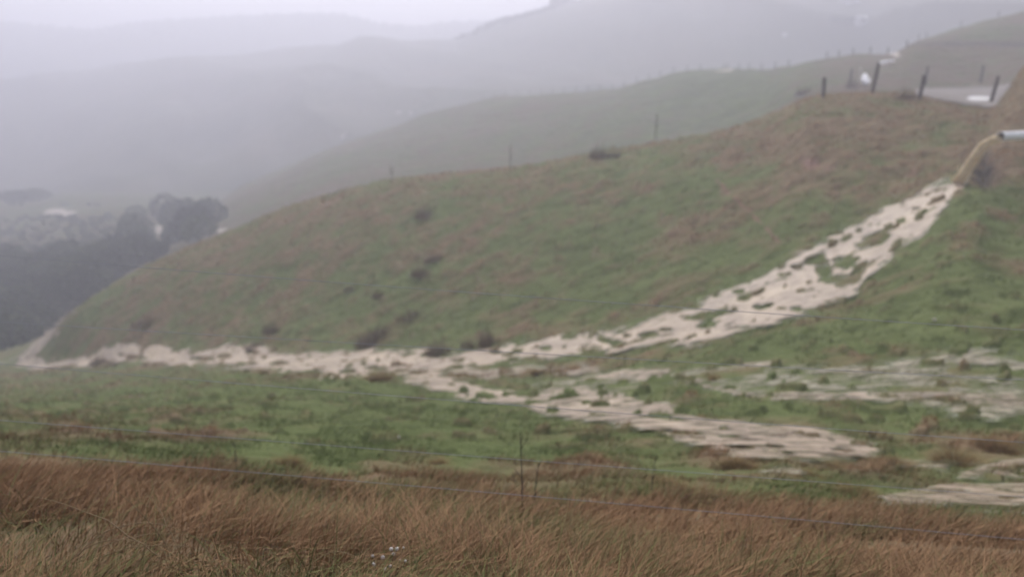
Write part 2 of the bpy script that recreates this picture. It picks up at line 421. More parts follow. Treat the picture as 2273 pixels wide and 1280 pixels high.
def grass_ground():
    m, t, b = mat('wet_pasture')
    g = mixc(t, ramp(t, noise(t, 1.7, 6, 0.7), 0.35, 0.7), GREEN_D, GREEN_L)
    g = mixc(t, ramp(t, noise(t, 0.35, 3), 0.4, 0.7), g, (0.085, 0.105, 0.040))
    br = mixc(t, ramp(t, noise(t, 3.1, 6, 0.7), 0.3, 0.7), BROWN_D, BROWN_L)
    fac = math_(t, 'ADD', attr(t, 'brown'), math_(t, 'MULTIPLY', math_(t, 'SUBTRACT', noise(t, 4.0, 7, 0.75, vec_scale=(0.6, 1, 1)), 0.5), 1.3))
    c = mixc(t, ramp(t, fac, 0.15, 1.05), g, br)
    c = mixc(t, attr(t, 'soil'), c, mixc(t, noise(t, 2.0, 5), (0.10, 0.055, 0.04), (0.26, 0.165, 0.13)))
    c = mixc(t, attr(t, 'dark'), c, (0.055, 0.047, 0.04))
    c = mixc(t, attr(t, 'mud'), c, (0.40, 0.35, 0.31))
    t.links.new(c, b.inputs['Base Color'])
    bp = N(t, 'ShaderNodeBump'); bp.inputs['Strength'].default_value = 0.6; bp.inputs['Distance'].default_value = 0.08
    t.links.new(noise(t, 6, 6, 0.7), bp.inputs['Height']); t.links.new(bp.outputs[0], b.inputs['Normal'])
    b.inputs['Roughness'].default_value = 1.0; b.inputs['Specular IOR Level'].default_value = 0.05
    return m
M_GRASS = grass_ground()
GREEN_D, GREEN_L = (0.050, 0.060, 0.030), (0.080, 0.090, 0.042)
BROWN_D, BROWN_L = (0.075, 0.055, 0.042), (0.13, 0.095, 0.07)
M_SPUR = grass_ground(); M_SPUR.name = 'rough_spur_pasture'

def far_ground(name, a, c2, c3, sc):
    m, t, b = mat(name)
    g = mixc(t, ramp(t, noise(t, sc, 6, 0.65), 0.35, 0.68), a, c2)
    g = mixc(t, ramp(t, noise(t, sc * 0.3, 4, 0.6), 0.5, 0.75), g, c3)
    g = mixc(t, attr(t, 'mud'), g, (0.40, 0.35, 0.31))
    t.links.new(g, b.inputs['Base Color'])
    return m
M_FAR = far_ground('rough_hill_pasture', (0.04, 0.048, 0.026), (0.065, 0.056, 0.036), (0.018, 0.024, 0.016), 0.045)
M_LAST = far_ground('wooded_ridge', (0.03, 0.045, 0.03), (0.06, 0.065, 0.04), (0.02, 0.03, 0.022), 0.03)

def water_mat():
    m, t, b = mat('silty_flood_water')
    tc = N(t, 'ShaderNodeTexCoord')
    n1 = noise(t, 2.6, 6, 0.7, tc.outputs['Object'], (0.75, 1.5, 1))
    n2 = noise(t, 0.5, 3, 0.6)
    c = mixc(t, ramp(t, n1, 0.36, 0.6), (0.13, 0.09, 0.056), (0.315, 0.24, 0.172))
    c = mixc(t, ramp(t, n2, 0.45, 0.7), c, (0.37, 0.285, 0.20))
    thin = ramp(t, math_(t, 'ADD', attr(t, 'depth'), math_(t, 'MULTIPLY', noise(t, 5, 4, 0.7), 0.5)), 0.85, 0.35)
    c = mixc(t, thin, c, (0.24, 0.25, 0.17))
    t.links.new(c, b.inputs['Base Color'])
    b.inputs['Roughness'].default_value = 0.42
    na = noise(t, 3.4, 8, 0.72, tc.outputs['Object'], (0.5, 1.3, 1))
    al = math_(t, 'ADD', attr(t, 'depth'), math_(t, 'MULTIPLY', math_(t, 'SUBTRACT', na, 0.5), 4.2))
    t.links.new(ramp(t, al, 0.05, 1.0), b.inputs['Alpha'])
    b.inputs['Specular IOR Level'].default_value = 0.4
    bp = N(t, 'ShaderNodeBump'); bp.inputs['Strength'].default_value = 0.7; bp.inputs['Distance'].default_value = 0.05
    t.links.new(noise(t, 9, 5, 0.65, tc.outputs['Object'], (0.5, 1.5, 1)), bp.inputs['Height']); t.links.new(bp.outputs[0], b.inputs['Normal'])
    return m
M_WATER = water_mat()

def plain(name, a, c2=None, sc=8, rough=0.85, spec=0.2, metal=0.0, vs=None):
    m, t, b = mat(name)
    b.inputs['Roughness'].default_value = rough; b.inputs['Specular IOR Level'].default_value = spec
    b.inputs['Metallic'].default_value = metal
    c = mixc(t, ramp(t, noise(t, sc, 5, 0.65, vec_scale=vs), 0.3, 0.7), a, c2 or tuple(x * 0.7 for x in a))
    t.links.new(c, b.inputs['Base Color'])
    return m

def blade_mat(name, cols, rough=0.6):
    """colour per blade (attribute 'hue' 0..1), paler to the tip by growth"""
    m, t, b = mat(name)
    r = N(t, 'ShaderNodeValToRGB'); cr = r.color_ramp
    cr.elements[0].position = 0; cr.elements[0].color = (*cols[0], 1)
    cr.elements[1].position = 1; cr.elements[1].color = (*cols[-1], 1)
    for i, c in enumerate(cols[1:-1]):
        e = cr.elements.new((i + 1) / (len(cols) - 1)); e.color = (*c, 1)
    t.links.new(attr(t, 'hue'), r.inputs[0]); t.links.new(r.outputs[0], b.inputs['Base Color'])
    b.inputs['Roughness'].default_value = 0.9; b.inputs['Specular IOR Level'].default_value = 0.05
    return m
M_BLADE = blade_mat('grass_blades', [(0.09, 0.118, 0.042), (0.125, 0.155, 0.055), (0.155, 0.124, 0.062), (0.21, 0.124, 0.070), (0.285, 0.175, 0.098)])
M_RUSH = blade_mat('rush_stems', [(0.105, 0.085, 0.065), (0.18, 0.135, 0.10), (0.26, 0.185, 0.135)])
M_TUSS = blade_mat('tussock_blades', [(0.10, 0.085, 0.035), (0.17, 0.115, 0.055), (0.27, 0.175, 0.085)])
M_LEAF = blade_mat('bush_leaves', [(0.014, 0.024, 0.013), (0.034, 0.052, 0.025), (0.085, 0.105, 0.05)])
M_PINE = blade_mat('pine_needles', [(0.012, 0.022, 0.014), (0.02, 0.035, 0.02), (0.03, 0.045, 0.025)])
M_WOOD = plain('weathered_post_timber', (0.075, 0.06, 0.055), (0.035, 0.028, 0.028), 6, 0.9, vs=(6, 6, 1))
M_BARK = plain('bark', (0.07, 0.055, 0.045))
M_WIRE = plain('galvanised_wire', (0.27, 0.28, 0.32), (0.19, 0.20, 0.23), 4, 0.8, 0.3, 0.0)
M_PVC = plain('white_pipe_plastic', (0.93, 0.93, 0.96), (0.86, 0.86, 0.9), 3, 0.4, 0.5)
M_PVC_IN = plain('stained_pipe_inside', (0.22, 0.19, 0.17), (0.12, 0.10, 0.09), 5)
M_WHITE = plain('white_painted_boards', (0.6, 0.6, 0.62), (0.5, 0.5, 0.54), 2)
M_ROOF = plain('pale_roof_iron', (0.72, 0.73, 0.76), (0.6, 0.6, 0.64), 2, 0.5)
M_GLASS = plain('dark_window_pane', (0.04, 0.045, 0.05), None, 2, 0.2, 0.5)
M_GRAVEL = plain('wet_gravel', (0.23, 0.205, 0.195), (0.10, 0.09, 0.078), 0.6, 0.95, 0.08, vs=(0.35, 1.0, 1))
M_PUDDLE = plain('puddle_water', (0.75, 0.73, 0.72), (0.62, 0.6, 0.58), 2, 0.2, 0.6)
M_FOAM = plain('white_water', (0.9, 0.9, 0.93), (0.7, 0.7, 0.74), 3, 0.5, 0.4)
M_STONE = plain('pale_stone', (0.42, 0.39, 0.36), (0.32, 0.29, 0.27), 5)
M_WOOL = plain('wool', (0.5, 0.48, 0.45), (0.42, 0.4, 0.38), 8)
M_DARKF = plain('sheep_face', (0.5, 0.47, 0.44), None, 8)
M_PETAL = plain('seed_fluff', (0.62, 0.58, 0.56), (0.5, 0.45, 0.44), 30)

# ------------------------------------------------------------------ land meshes
NA, NY = XX.shape
idx = np.arange(NA * NY).reshape(NA, NY)
Q = np.stack([idx[:-1, :-1], idx[1:, :-1], idx[1:, 1:], idx[:-1, 1:]], -1).reshape(-1, 4)
def facev(G): return G[:-1, :-1].reshape(-1)
V = np.stack([XX, YY, ZG], -1).reshape(-1, 3)
def land(name, sel, m, attrs, zz=None, label=None):
    q = Q[sel]
    used, inv = np.unique(q, return_inverse=True)
    vv = (V if zz is None else zz)[used]
    o = new_mesh(name, vv, inv.reshape(-1, 4), m, attrs={k: a.reshape(-1)[used] for k, a in attrs.items()})
    tag(o, label, None, None, 'structure')
    return o
yq = facev(YY)
cl = lambda n: facev(np.broadcast_to(CY[n][:, None], YY.shape))
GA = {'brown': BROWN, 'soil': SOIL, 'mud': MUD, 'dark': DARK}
y_s, y_g, y_b, y_p = cl('stream'), cl('gully'), cl('bank'), cl('p')
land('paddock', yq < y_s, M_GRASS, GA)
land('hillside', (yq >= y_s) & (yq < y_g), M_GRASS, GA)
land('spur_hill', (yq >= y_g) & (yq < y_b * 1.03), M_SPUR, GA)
land('far_hill', (yq >= y_b * 1.03) & (yq < y_p), M_FAR, {'mud': MUD})
land('distant_ridge', yq >= y_p, M_LAST, {'mud': MUD})

# water laid in the hollows of the ground
VW = np.stack([XX, YY, ZS + WL + 0.012 * (fbm(XX / 0.5, YY / 0.25, 3, 91) - 0.5)], -1).reshape(-1, 3)
wmax = np.maximum(np.maximum(Wf[:-1, :-1], Wf[1:, :-1]), np.maximum(Wf[1:, 1:], Wf[:-1, 1:])).reshape(-1)
isn = (cl('stream') * 1.06 > yq)
creek_sel = (facev(PX) < 195) & (wmax > -0.9) & (facev(CREEK) > -1.2) & (yq > 40) & (facev(PX) < 178) & ((facev(PX) < 60) | (yq > cl('stream') * 1.02))
w1 = (wmax > -0.9) & ~creek_sel
land('flood_water', w1 & (yq > 4), M_WATER, {'depth': Wf}, VW)
if creek_sel.any(): land('creek_water', creek_sel, M_WATER, {'depth': Wf}, VW)

# road sheet
VR = np.stack([XX, YY, ZG + 0.05 + 0.03 * onroad], -1).reshape(-1, 3)
land('gravel_road', facev(ROADF) > 0, M_GRAVEL, {}, VR)
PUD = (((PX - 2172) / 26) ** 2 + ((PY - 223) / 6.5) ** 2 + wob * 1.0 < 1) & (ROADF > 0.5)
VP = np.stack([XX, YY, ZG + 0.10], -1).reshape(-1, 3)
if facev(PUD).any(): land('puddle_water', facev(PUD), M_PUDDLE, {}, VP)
# the road we stand on
ox = np.linspace(-12, 12, 25); oy = np.linspace(-7, 0.9, 9)
gx, gy = np.meshgrid(ox, oy, indexing='ij'); ii = np.arange(gx.size).reshape(gx.shape)
tag(new_mesh('road', np.stack([gx, gy, -1.70 + 0 * gx], -1).reshape(-1, 3),
    np.stack([ii[:-1, :-1], ii[1:, :-1], ii[1:, 1:], ii[:-1, 1:]], -1).reshape(-1, 4), M_GRAVEL), None, None, None, 'structure')

# ------------------------------------------------------------------ blades
def blades(base, length, width, lean_dir, lean, hue, segs=3, curl=1.0):
    """many curved tapering blades: base (n,3); returns verts, quads, hue per vertex"""
    n = len(base)
    t = np.linspace(0, 1, segs + 1)
    side = RNG.uniform(0, 2 * np.pi, n)
    sx, sy = np.cos(side), np.sin(side)
    P = np.zeros((n, segs + 1, 2, 3))
    for k, tk in enumerate(t):
        hor = lean * (tk ** (1 + curl)) * length
        up = length * tk * (1 - 0.45 * np.clip(lean, 0, 1.4) * tk)
        cx = base[:, 0] + np.cos(lean_dir) * hor; cy = base[:, 1] + np.sin(lean_dir) * hor; cz = base[:, 2] + up
        wd = width * (1 - 0.9 * tk) / 2
        for s_i, sg in enumerate((-1, 1)):
            P[:, k, s_i, 0] = cx + sg * sx * wd; P[:, k, s_i, 1] = cy + sg * sy * wd; P[:, k, s_i, 2] = cz
    vi = np.arange(n * (segs + 1) * 2).reshape(n, segs + 1, 2)
    q = np.stack([vi[:, :-1, 0], vi[:, :-1, 1], vi[:, 1:, 1], vi[:, 1:, 0]], -1).reshape(-1, 4)
    hv = np.repeat(hue, (segs + 1) * 2)
    return P.reshape(-1, 3), q, hv

# short grass over the paddock and hillside
n = 240000
py_ = RNG.uniform(230, 1180, n); lyr = RNG.uniform(0, 1, n)
Yr = np.exp(RNG.uniform(math.log(3.3), math.log(58), n)); ar = RNG.uniform(-0.72, 0.72, n)
xr = ar * Yr
wv = grid_at(Wf, xr, Yr); br = grid_at(BROWN, xr, Yr); rdv = grid_at(ROADF, xr, Yr)
clump = vnoise(xr * 1.6, Yr * 2.4, 301)
tuf = fbm(xr / 0.42, Yr / 0.34, 2, 305)
keepm = ((wv < 0.3) | ((wv < 0.75) & (RNG.uniform(0, 1, n) < 0.2)) | (tuf > 0.70)) & (rdv < -1) & (Yr < grid_at(np.broadcast_to(CY['gully'][:, None], YY.shape), xr, Yr)) & (clump > RNG.uniform(0.15, 0.6, n))
xr, Yr, br, clump = xr[keepm], Yr[keepm], br[keepm], clump[keepm]
n = len(xr)
zr = grid_at(ZG, xr, Yr) - 0.02
L = (0.05 + 0.085 * clump * (0.5 + br) + 0.07 * (1 - sstep(4.5, 7, Yr))) * RNG.uniform(0.6, 1.3, n) * (0.8 + Yr / 60)
hue = np.clip(br * 0.9 + RNG.normal(0, 0.13, n), 0, 1)
v_, q_, h_ = blades(np.stack([xr, Yr, zr], -1), L, (0.005 + 0.0012 * Yr) * RNG.uniform(0.7, 1.4, n), RNG.normal(0.1, 0.9, n), RNG.uniform(0.3, 1.0, n), hue, 2)
tag(new_mesh('grass', v_, q_, M_BLADE, attrs={'hue': h_}), 'short wet pasture grass, green and dead brown, over the paddock and hillside', 'grass', None, 'stuff')

# long dead grass of the verge
n = 150000
Yr = RNG.uniform(1.75, 7.2, n) ** 1.0; ar = RNG.uniform(-0.95, 0.95, n); xr = ar * Yr
edge = 3.45 + 1.2 * (fbm(xr / 1.3, Yr / 1.3, 3, 401) - 0.5) * 2 - 0.75 * ar
dens = 1 - sstep(edge - 0.9, edge + 1.3, Yr)
patch = fbm(xr / 0.5, Yr / 0.5, 3, 402)
kp = RNG.uniform(0, 1, n) < dens * np.clip(0.45 + (patch - 0.32) * 2.0, 0.4, 1) * (1 - 0.45 * sstep(2.8, 3.9, Yr))
xr, Yr, patch = xr[kp], Yr[kp], patch[kp]; n = len(xr)
zr = grid_at(ZG, xr, Yr) - 0.02
big = fbm(xr / 0.9, Yr / 0.9, 2, 404)
L = RNG.uniform(0.18, 0.46, n) * (0.40 + 1.0 * big) * (1 - 0.55 * sstep(3.0, 4.8, Yr))
grn = fbm(xr / 0.6 + 5, Yr / 0.6, 3, 403)
hue = np.clip(0.9 - 1.5 * np.clip(grn - 0.55, 0, 1) * 2 + RNG.normal(0, 0.14, n), 0.0, 1)
hue = np.where(RNG.uniform(0, 1, n) < 0.12 + 0.25 * (Yr < 2.9), RNG.uniform(0, 0.5, n), hue)
ldir = (fbm(xr / 0.8, Yr / 0.8, 2, 405) - 0.5) * 7 + RNG.normal(0, 0.8, n)
v_, q_, h_ = blades(np.stack([xr, Yr, zr], -1), L, RNG.uniform(0.003, 0.0075, n), ldir, RNG.uniform(0.2, 1.3, n), hue, 5, 0.8)
tag(new_mesh('long_grass', v_, q_, M_BLADE, attrs={'hue': h_}), 'long matted reddish brown dead grass along the road verge', 'grass', None, 'stuff')

# ------------------------------------------------------------------ tussocks and rush clumps
def clump_mesh(name, m, count, rad, hgt, width, leanmax, segs=4, squash=1.0):
    th = RNG.uniform(0, 2 * np.pi, count); rr = rad * np.sqrt(RNG.uniform(0, 1, count)) * 0.6 * (1.4 if m is M_RUSH else 1)
    sub = RNG.integers(0, 4, count) if m is M_RUSH else np.zeros(count, int)
    ox_ = np.array([0, .42, -.36, .12])[sub] * rad * 1.2; oy_ = np.array([0, .1, -.12, .3])[sub] * rad
    sz_ = np.array([1, .62, .75, .5])[sub]
    b = np.stack([rr * np.cos(th) * squash * sz_ + ox_, rr * np.sin(th) * sz_ + oy_, np.full(count, -0.06)], -1)
    ln = hgt * RNG.uniform(0.55, 1.15, count)
    if m is M_RUSH: ln = ln * sz_ * (1.1 - 0.75 * (rr / (rad * 0.84)) ** 1.5)
    le = leanmax * (0.25 + 0.75 * rr / (rad * 0.6)) * RNG.uniform(0.5, 1.2, count)
    v, q, h = blades(b, ln, width * RNG.uniform(0.7, 1.3, count), th + RNG.normal(0, 0.5, count), le, np.clip(RNG.normal(0.5, 0.25, count), 0, 1), segs, 0.7)
    me = new_mesh(name, v, q, m, attrs={'hue': h})
    return me
TV = [clump_mesh('grass_tussock', M_TUSS, 1100, 0.5, 0.42, 0.012, 1.1), clump_mesh('grass_tussock', M_TUSS, 900, 0.45, 0.34, 0.012, 1.4)]
RV = [clump_mesh('rush_clump', M_RUSH, 420, 0.6, 0.85, 0.022, 0.5), clump_mesh('rush_clump', M_RUSH, 330, 0.65, 0.7, 0.024, 0.7)]
TUSS = [ # px, row of base, width px, label
 (2125,1040,150,'large round brown tussock right of the pale flood strands, widest of the tussocks'),
 (1990,1048,130,'brown tussock at the lower edge of the lowest wide flood strand, beside the largest tussock'),
 (2215,1005,110,'brown tussock cut by the right edge below the third fence wire'),
 (1855,1045,95,'orange brown tussock between the muddy flood fan and the verge grass'),
 (1790,1062,80,'low orange tussock just left of the orange brown one below the flood fan'),
 (1750,972,80,'small reddish tussock standing in the middle of the muddy flood fan'),
 (1645,1000,75,'greenish tussock mound on the lower edge of the flood fan'),
 (1440,960,85,'brown tussock where the narrow flood strand meets the wider fan'),
 (1640,1045,110,'dull brown tussock below the green mound of the flood fan'),
 (1480,1080,100,'dark brown tussock on the verge side of the paddock, below the flood fan'),
 (1900,1110,120,'tall brown tussock left of the lowest flood pool'),
 (1565,935,60,'flat brown tussock between two thin flood strands'),
 (1300,1105,90,'low brown tussock against the verge grass in the middle of the picture'),
 (1590,845,60,'slanting brown tussock above the upper thin flood strand'),
 (840,850,90,'brown grass tussock on the near bank where the main stream widens'),
 (580,835,70,'dull brown tussock on the near bank of the stream toward the left'),
 (1195,835,50,'small olive tussock beside the forking of the stream'),
 (970,1035,90,'brown tussock in the green paddock left of the tall weed stalk'),
 (640,1040,100,'brown tussock in the near paddock, left of centre'),
 (1385,775,50,'brown tussock on the lower bank of the main stream near the upper fork'),
]
RUSH = [
 (1330,352,40,34,'reddish rush clump on the crest skyline, left one of the pair'),(1362,350,30,30,'reddish rush clump on the crest skyline, right one of the pair'),
 (945,482,46,30,'dark rush clump high on the slope below the single bare pole'),
 (962,580,34,36,'darkest rush clump, in the middle of the slope above the top wire'),
 (935,612,44,30,'rush clump just below and left of the darkest clump'),
 (778,645,26,24,'small rush clump crossed by the top wire'),
 (843,660,30,22,'small brown rush clump right of the one crossed by the top wire'),
 (915,706,62,40,'wide reddish rush clump halfway down to the stream'),
 (825,765,64,46,'wide dark rush clump on the far bank of the stream'),
 (848,742,46,34,'rush clump leaning behind the wide dark clump on the far bank'),
 (1080,768,38,62,'tallest rush clump, on the far bank at the bend of the stream'),
 (1038,772,30,36,'short rush clump left of the tallest one at the stream bend'),
 (972,785,56,40,'broad brown rush clump at the water edge left of the stream bend'),
 (565,772,34,32,'rush clump by the far bank where the stream is narrow'),
 (603,738,40,28,'faint rush clump up the slope from the narrow part of the stream'),
 (330,722,62,34,'low wide rush clump on the lower left flank of the hill'),
 (222,808,40,24,'dark rush clump standing in the stream at the left end'),
 (250,812,26,16,'small brown rush clump next to the dark one at the left end of the stream'),
 (1890,195,24,26,'dark shrubby rush clump behind the upper fence by the leaning post'),
 (2012,218,36,30,'brown rush clump at the left end of the gravel road'),
 (1785,212,40,26,'reddish scrubby rush clump in the gully left of the upper fence'),
]
for k, (px, py, wd, lab) in enumerate(TUSS):
    p = hit(px, py - 4); s = wd / F * p.length / 1.15
    o = TV[k % 2] if k < 2 else TV[k % 2].copy()
    if k >= 2: S.collection.objects.link(o)
    o.location = (p.x, p.y, p.z - 0.02); o.scale = (s * 1.05, s * 0.9, s * random.uniform(0.62, 0.85)); o.rotation_euler = (0, 0, random.uniform(0, 6.28))
    tag(o, lab, 'tussock', 'brown grass tussocks around the flood water')
for k, (px, py, wd, hg, lab) in enumerate(RUSH):
    p = hit(px, py, 12 if px < 1880 or px > 1900 else 48)
    s = wd / F * p.length / 1.05; sz = hg / F * p.length / 0.62
    o = RV[k % 2] if k < 2 else RV[k % 2].copy()
    if k >= 2: S.collection.objects.link(o)
    o.location = p; o.scale = (s, s * 0.8, sz); o.rotation_euler = (0, 0, random.uniform(-0.5, 0.5))
    tag(o, lab, 'rush clump', 'dark rush clumps scattered over the hillside')

# ------------------------------------------------------------------ tube helper
def tube(pts, rad, sides=8, cap=True, flat=None):
    pts = [Vector(p) for p in pts]; n = len(pts)
    rad = [rad] * n if isinstance(rad, (int, float)) else rad
    vs, fs = [], []
    ref = None
    for i, p in enumerate(pts):
        d = (pts[min(i + 1, n - 1)] - pts[max(i - 1, 0)]).normalized()
        u = ref if ref is not None else (Vector((0, 0, 1)) if abs(d.z) < 0.9 else Vector((1, 0, 0)))
        a = (u - d * u.dot(d)).normalized(); b = d.cross(a); ref = a
        for k in range(sides):
            th = 2 * math.pi * k / sides
            vs.append(p + (a * math.cos(th) * (flat or 1) + b * math.sin(th)) * rad[i])
    for i in range(n - 1):
        for k in range(sides):
            k2 = (k + 1) % sides
            fs.append((i * sides + k, i * sides + k2, (i + 1) * sides + k2, (i + 1) * sides + k))
    if cap:
        fs.append(tuple(range(sides - 1, -1, -1))); fs.append(tuple((n - 1) * sides + k for k in range(sides)))
    return vs, fs
class MB:
    def __init__(s): s.v = []; s.f = []; s.h = []
    def add(s, vf, h=0.5):
        o = len(s.v); s.v += [tuple(v) for v in vf[0]]; s.f += [tuple(i + o for i in f) for f in vf[1]]; s.h += [h] * len(vf[0])
    def box(s, c, d, rz=0):
        vs = []
        for x in (-1, 1):
            for y in (-1, 1):
                for z in (-1, 1):
                    X, Y_ = x * d[0] / 2, y * d[1] / 2
                    vs.append((c[0] + X * math.cos(rz) - Y_ * math.sin(rz), c[1] + X * math.sin(rz) + Y_ * math.cos(rz), c[2] + z * d[2] / 2))
        s.add((vs, [(0, 1, 3, 2), (4, 6, 7, 5), (0, 4, 5, 1), (2, 3, 7, 6), (0, 2, 6, 4), (1, 5, 7, 3)]))
    def build(s, name, m, parent=None, smooth=False):
        return new_mesh(name, s.v, s.f, m, parent, smooth, attrs={'hue': s.h})

# ------------------------------------------------------------------ fences
def fence(name, posts, label, group=None, post_h=1.15, post_r=0.07, wires=4, wr=0.004, leans=None):
    """posts: list of ground points; wires follow them"""
    root = empty(name, posts[0])
    o0 = posts[0]
    for i, p in enumerate(posts):
        ln = (leans[i] if leans else random.uniform(-0.05, 0.05)); hh = post_h * random.uniform(0.92, 1.06) if not isinstance(post_h, list) else post_h[i]
        m = MB()
        q = p - o0
        top = q + Vector((ln * hh, random.uniform(-0.03, 0.03) * hh, hh))
        ax = top - q
        m.add(tube([q - ax * 0.25, q + ax * 0.2, q + ax * 0.7, q + ax * 0.985, top], [post_r, post_r * 1.02, post_r * 0.96, post_r * 0.93, post_r * 0.7], 9))
        m.build('post', M_WOOD, root, True)
    for k in range(wires):
        zz = (0.25 + 0.75 * k / max(wires - 1, 1)) * 0.95
        pts = []
        for i, p in enumerate(posts):
            hh = post_h if not isinstance(post_h, list) else post_h[i]
            pts.append(p - o0 + Vector((0, -post_r, hh * zz)))
            if i < len(posts) - 1:
                pts.append((p + posts[i + 1]) / 2 - o0 + Vector((0, -post_r, hh * zz - 0.02)))
        m = MB(); m.add(tube(pts, wr, 4)); m.build('wire', M_WIRE, root)
    tag(root, label, 'fence', group)
    return root
def at(px, py, Y):
    a, s = ray(px, py); return Vector((a * Y, Y, s * Y))
# crest fence beside the road: px, foot row, height px, lean
NP = [(1600,292,26,0.0),(1700,258,30,0.0),(1827,215,36,-0.02),(1936,209,56,0.12),(2041,220,42,0.09),(2199,229,46,0.16),(2330,236,50,0.1)]
pp = [hit(px, py, 38, 60) for px, py, h_, l_ in NP]
pp = pp[2:]; NPv = NP[2:]
fence('post_fence', pp, 'near roadside fence of four dark leaning posts on the brown crest at upper right', post_h=[h_ / F * p.length * 1.05 for (a_, b_, h_, l_), p in zip(NPv, pp)], post_r=0.095, wires=3, wr=0.003, leans=[l[3] for l in NPv])
NP2 = [(1886,192,34,0.05),(2053,188,34,0.08),(2176,184,32,0.06),(2300,178,34,0.05)]
pp = [hit(px, py, 60, 90) for px, py, h_, l_ in NP2]
fence('post_fence', pp, 'second fence of fainter posts on the far side of the gravel road', post_h=[h_ / F * p.length for (a_, b_, h_, l_), p in zip(NP2, pp)], post_r=0.11, wires=3, wr=0.003, leans=[l[3] for l in NP2])
SP = [(1072,232),(1097,226),(1122,220),(1149,215),(1176,213),(1202,213),(1227,213),(1252,213),(1278,213),(1305,209),(1332,206),(1359,203),(1386,192),(1413,186),(1440,180),(1466,171),(1495,164),(1525,159),(1555,155),(1607,155),(1615,155),(1640,156),(1662,157),(1690,156),(1720,152),(1750,148)]
pp = []
for px, py in SP:
    a, s = ray(px, py); i = int(np.clip(np.searchsorted(AG, a), 0, len(AG) - 1)); Y = CY['spur'][i] * 0.985
    pp.append(Vector((a * Y, Y, ground(a * Y, Y))))
fence('post_fence', pp, 'long line of small fence posts along the skyline of the middle spur', post_h=1.0, post_r=0.065, wires=3, wr=0.004)
SP = [(1835,134),(1862,128),(1893,124),(1932,122),(1970,121),(2012,114)]
pp = []
for px, py in SP:
    a, s = ray(px, py); i = int(np.clip(np.searchsorted(AG, a), 0, len(AG) - 1)); Y = CY['spur'][i] * 0.985
    pp.append(Vector((a * Y, Y, ground(a * Y, Y))))
fence('post_fence', pp, 'short faint fence on the rise behind the distant wet road glimpse', post_h=0.9, post_r=0.07, wires=2)
pb = []
for px in (2040, 2057, 2130, 2210, 2290):
    a, s = ray(px, 80); i = int(np.searchsorted(AG, a)); Y = CY['bank'][i] * 0.985
    pb.append(Vector((a * Y, Y, ground(a * Y, Y))))
fence('post_fence', pb, 'barely visible fence along the top of the right hand bank', post_h=0.9, post_r=0.06, wires=2)

# wire fence right in front of the camera
WR = [[(0,568),(568,612),(1136,655),(1700,697),(2273,731)], [(0,715),(560,747),(1250,787),(1700,815),(2273,842)], [(0,805),(500,853),(1000,886),(1500,924),(2273,982)],
      [(0,933),(550,972),(1100,1015),(1600,1055),(2273,1101)], [(0,1002),(500,1040),(1100,1092),(1500,1130),(1900,1165),(2273,1195)]]
FY = 3.7
pl = Vector((-3.9, FY, 0)); pr = Vector((4.1, FY, 0))
nf = empty('wire_fence', (pl.x, FY, ground(pl.x, FY)))
nb = nf.location.copy()
for k, wr_ in enumerate(WR):
    xs_ = [p[0] for p in wr_]; zs_ = [p[1] for p in wr_]
    cf = np.polyfit(xs_, zs_, 2)
    pts = []
    for x in np.linspace(-700, 2950, 40):
        pts.append(at(x, np.polyval(cf, x), FY) - nb)
    m = MB(); m.add(tube(pts, 0.0015, 6)); m.build('wire', M_WIRE, nf, True)
for sx in (-3.95, 4.3):
    g = ground(sx, FY)
    m = MB(); q = Vector((sx, FY + 0.06, g)) - nb
    m.add(tube([q - Vector((0, 0, .3)), q + Vector((0, 0, .6)), q + Vector((0.01, 0, 1.3)), q + Vector((0.01, 0, 1.34))], [0.06, 0.058, 0.056, 0.045], 10)); m.build('post', M_WOOD, nf, True)
tag(nf, 'thin galvanised wire fence of five sagging wires across the whole foreground', 'fence')

# ------------------------------------------------------------------ culvert pipe and its jet
pm = at(2221, 303, 28.6)
pe = at(2420, 292, 31.5)
d = (pe - pm).normalized()
root = empty('culvert_pipe', pm)
ro, ri = 0.155, 0.14
a1 = (Vector((0, 0, 1)) - d * d.z).normalized(); b1 = d.cross(a1)
n = 28; vs = []; Lp = (pe - pm).length
for ring, (off, r_) in enumerate([(Lp, ro), (0.0, ro), (0.0, ri), (1.2, ri)]):
    for k in range(n):
        th = 2 * math.pi * k / n
        vs.append(d * off + (a1 * math.cos(th) + b1 * math.sin(th)) * r_)
fs = [(r_ * n + k, r_ * n + (k + 1) % n, (r_ + 1) * n + (k + 1) % n, (r_ + 1) * n + k) for r_ in range(2) for k in range(n)]
new_mesh('pipe_wall', vs[:3 * n], fs, M_PVC, root)
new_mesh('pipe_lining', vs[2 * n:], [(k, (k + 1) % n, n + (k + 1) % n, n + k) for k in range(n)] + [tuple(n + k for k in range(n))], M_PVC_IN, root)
tag(root, 'white plastic culvert pipe jutting from the bank at the right edge, pouring muddy water', 'pipe')

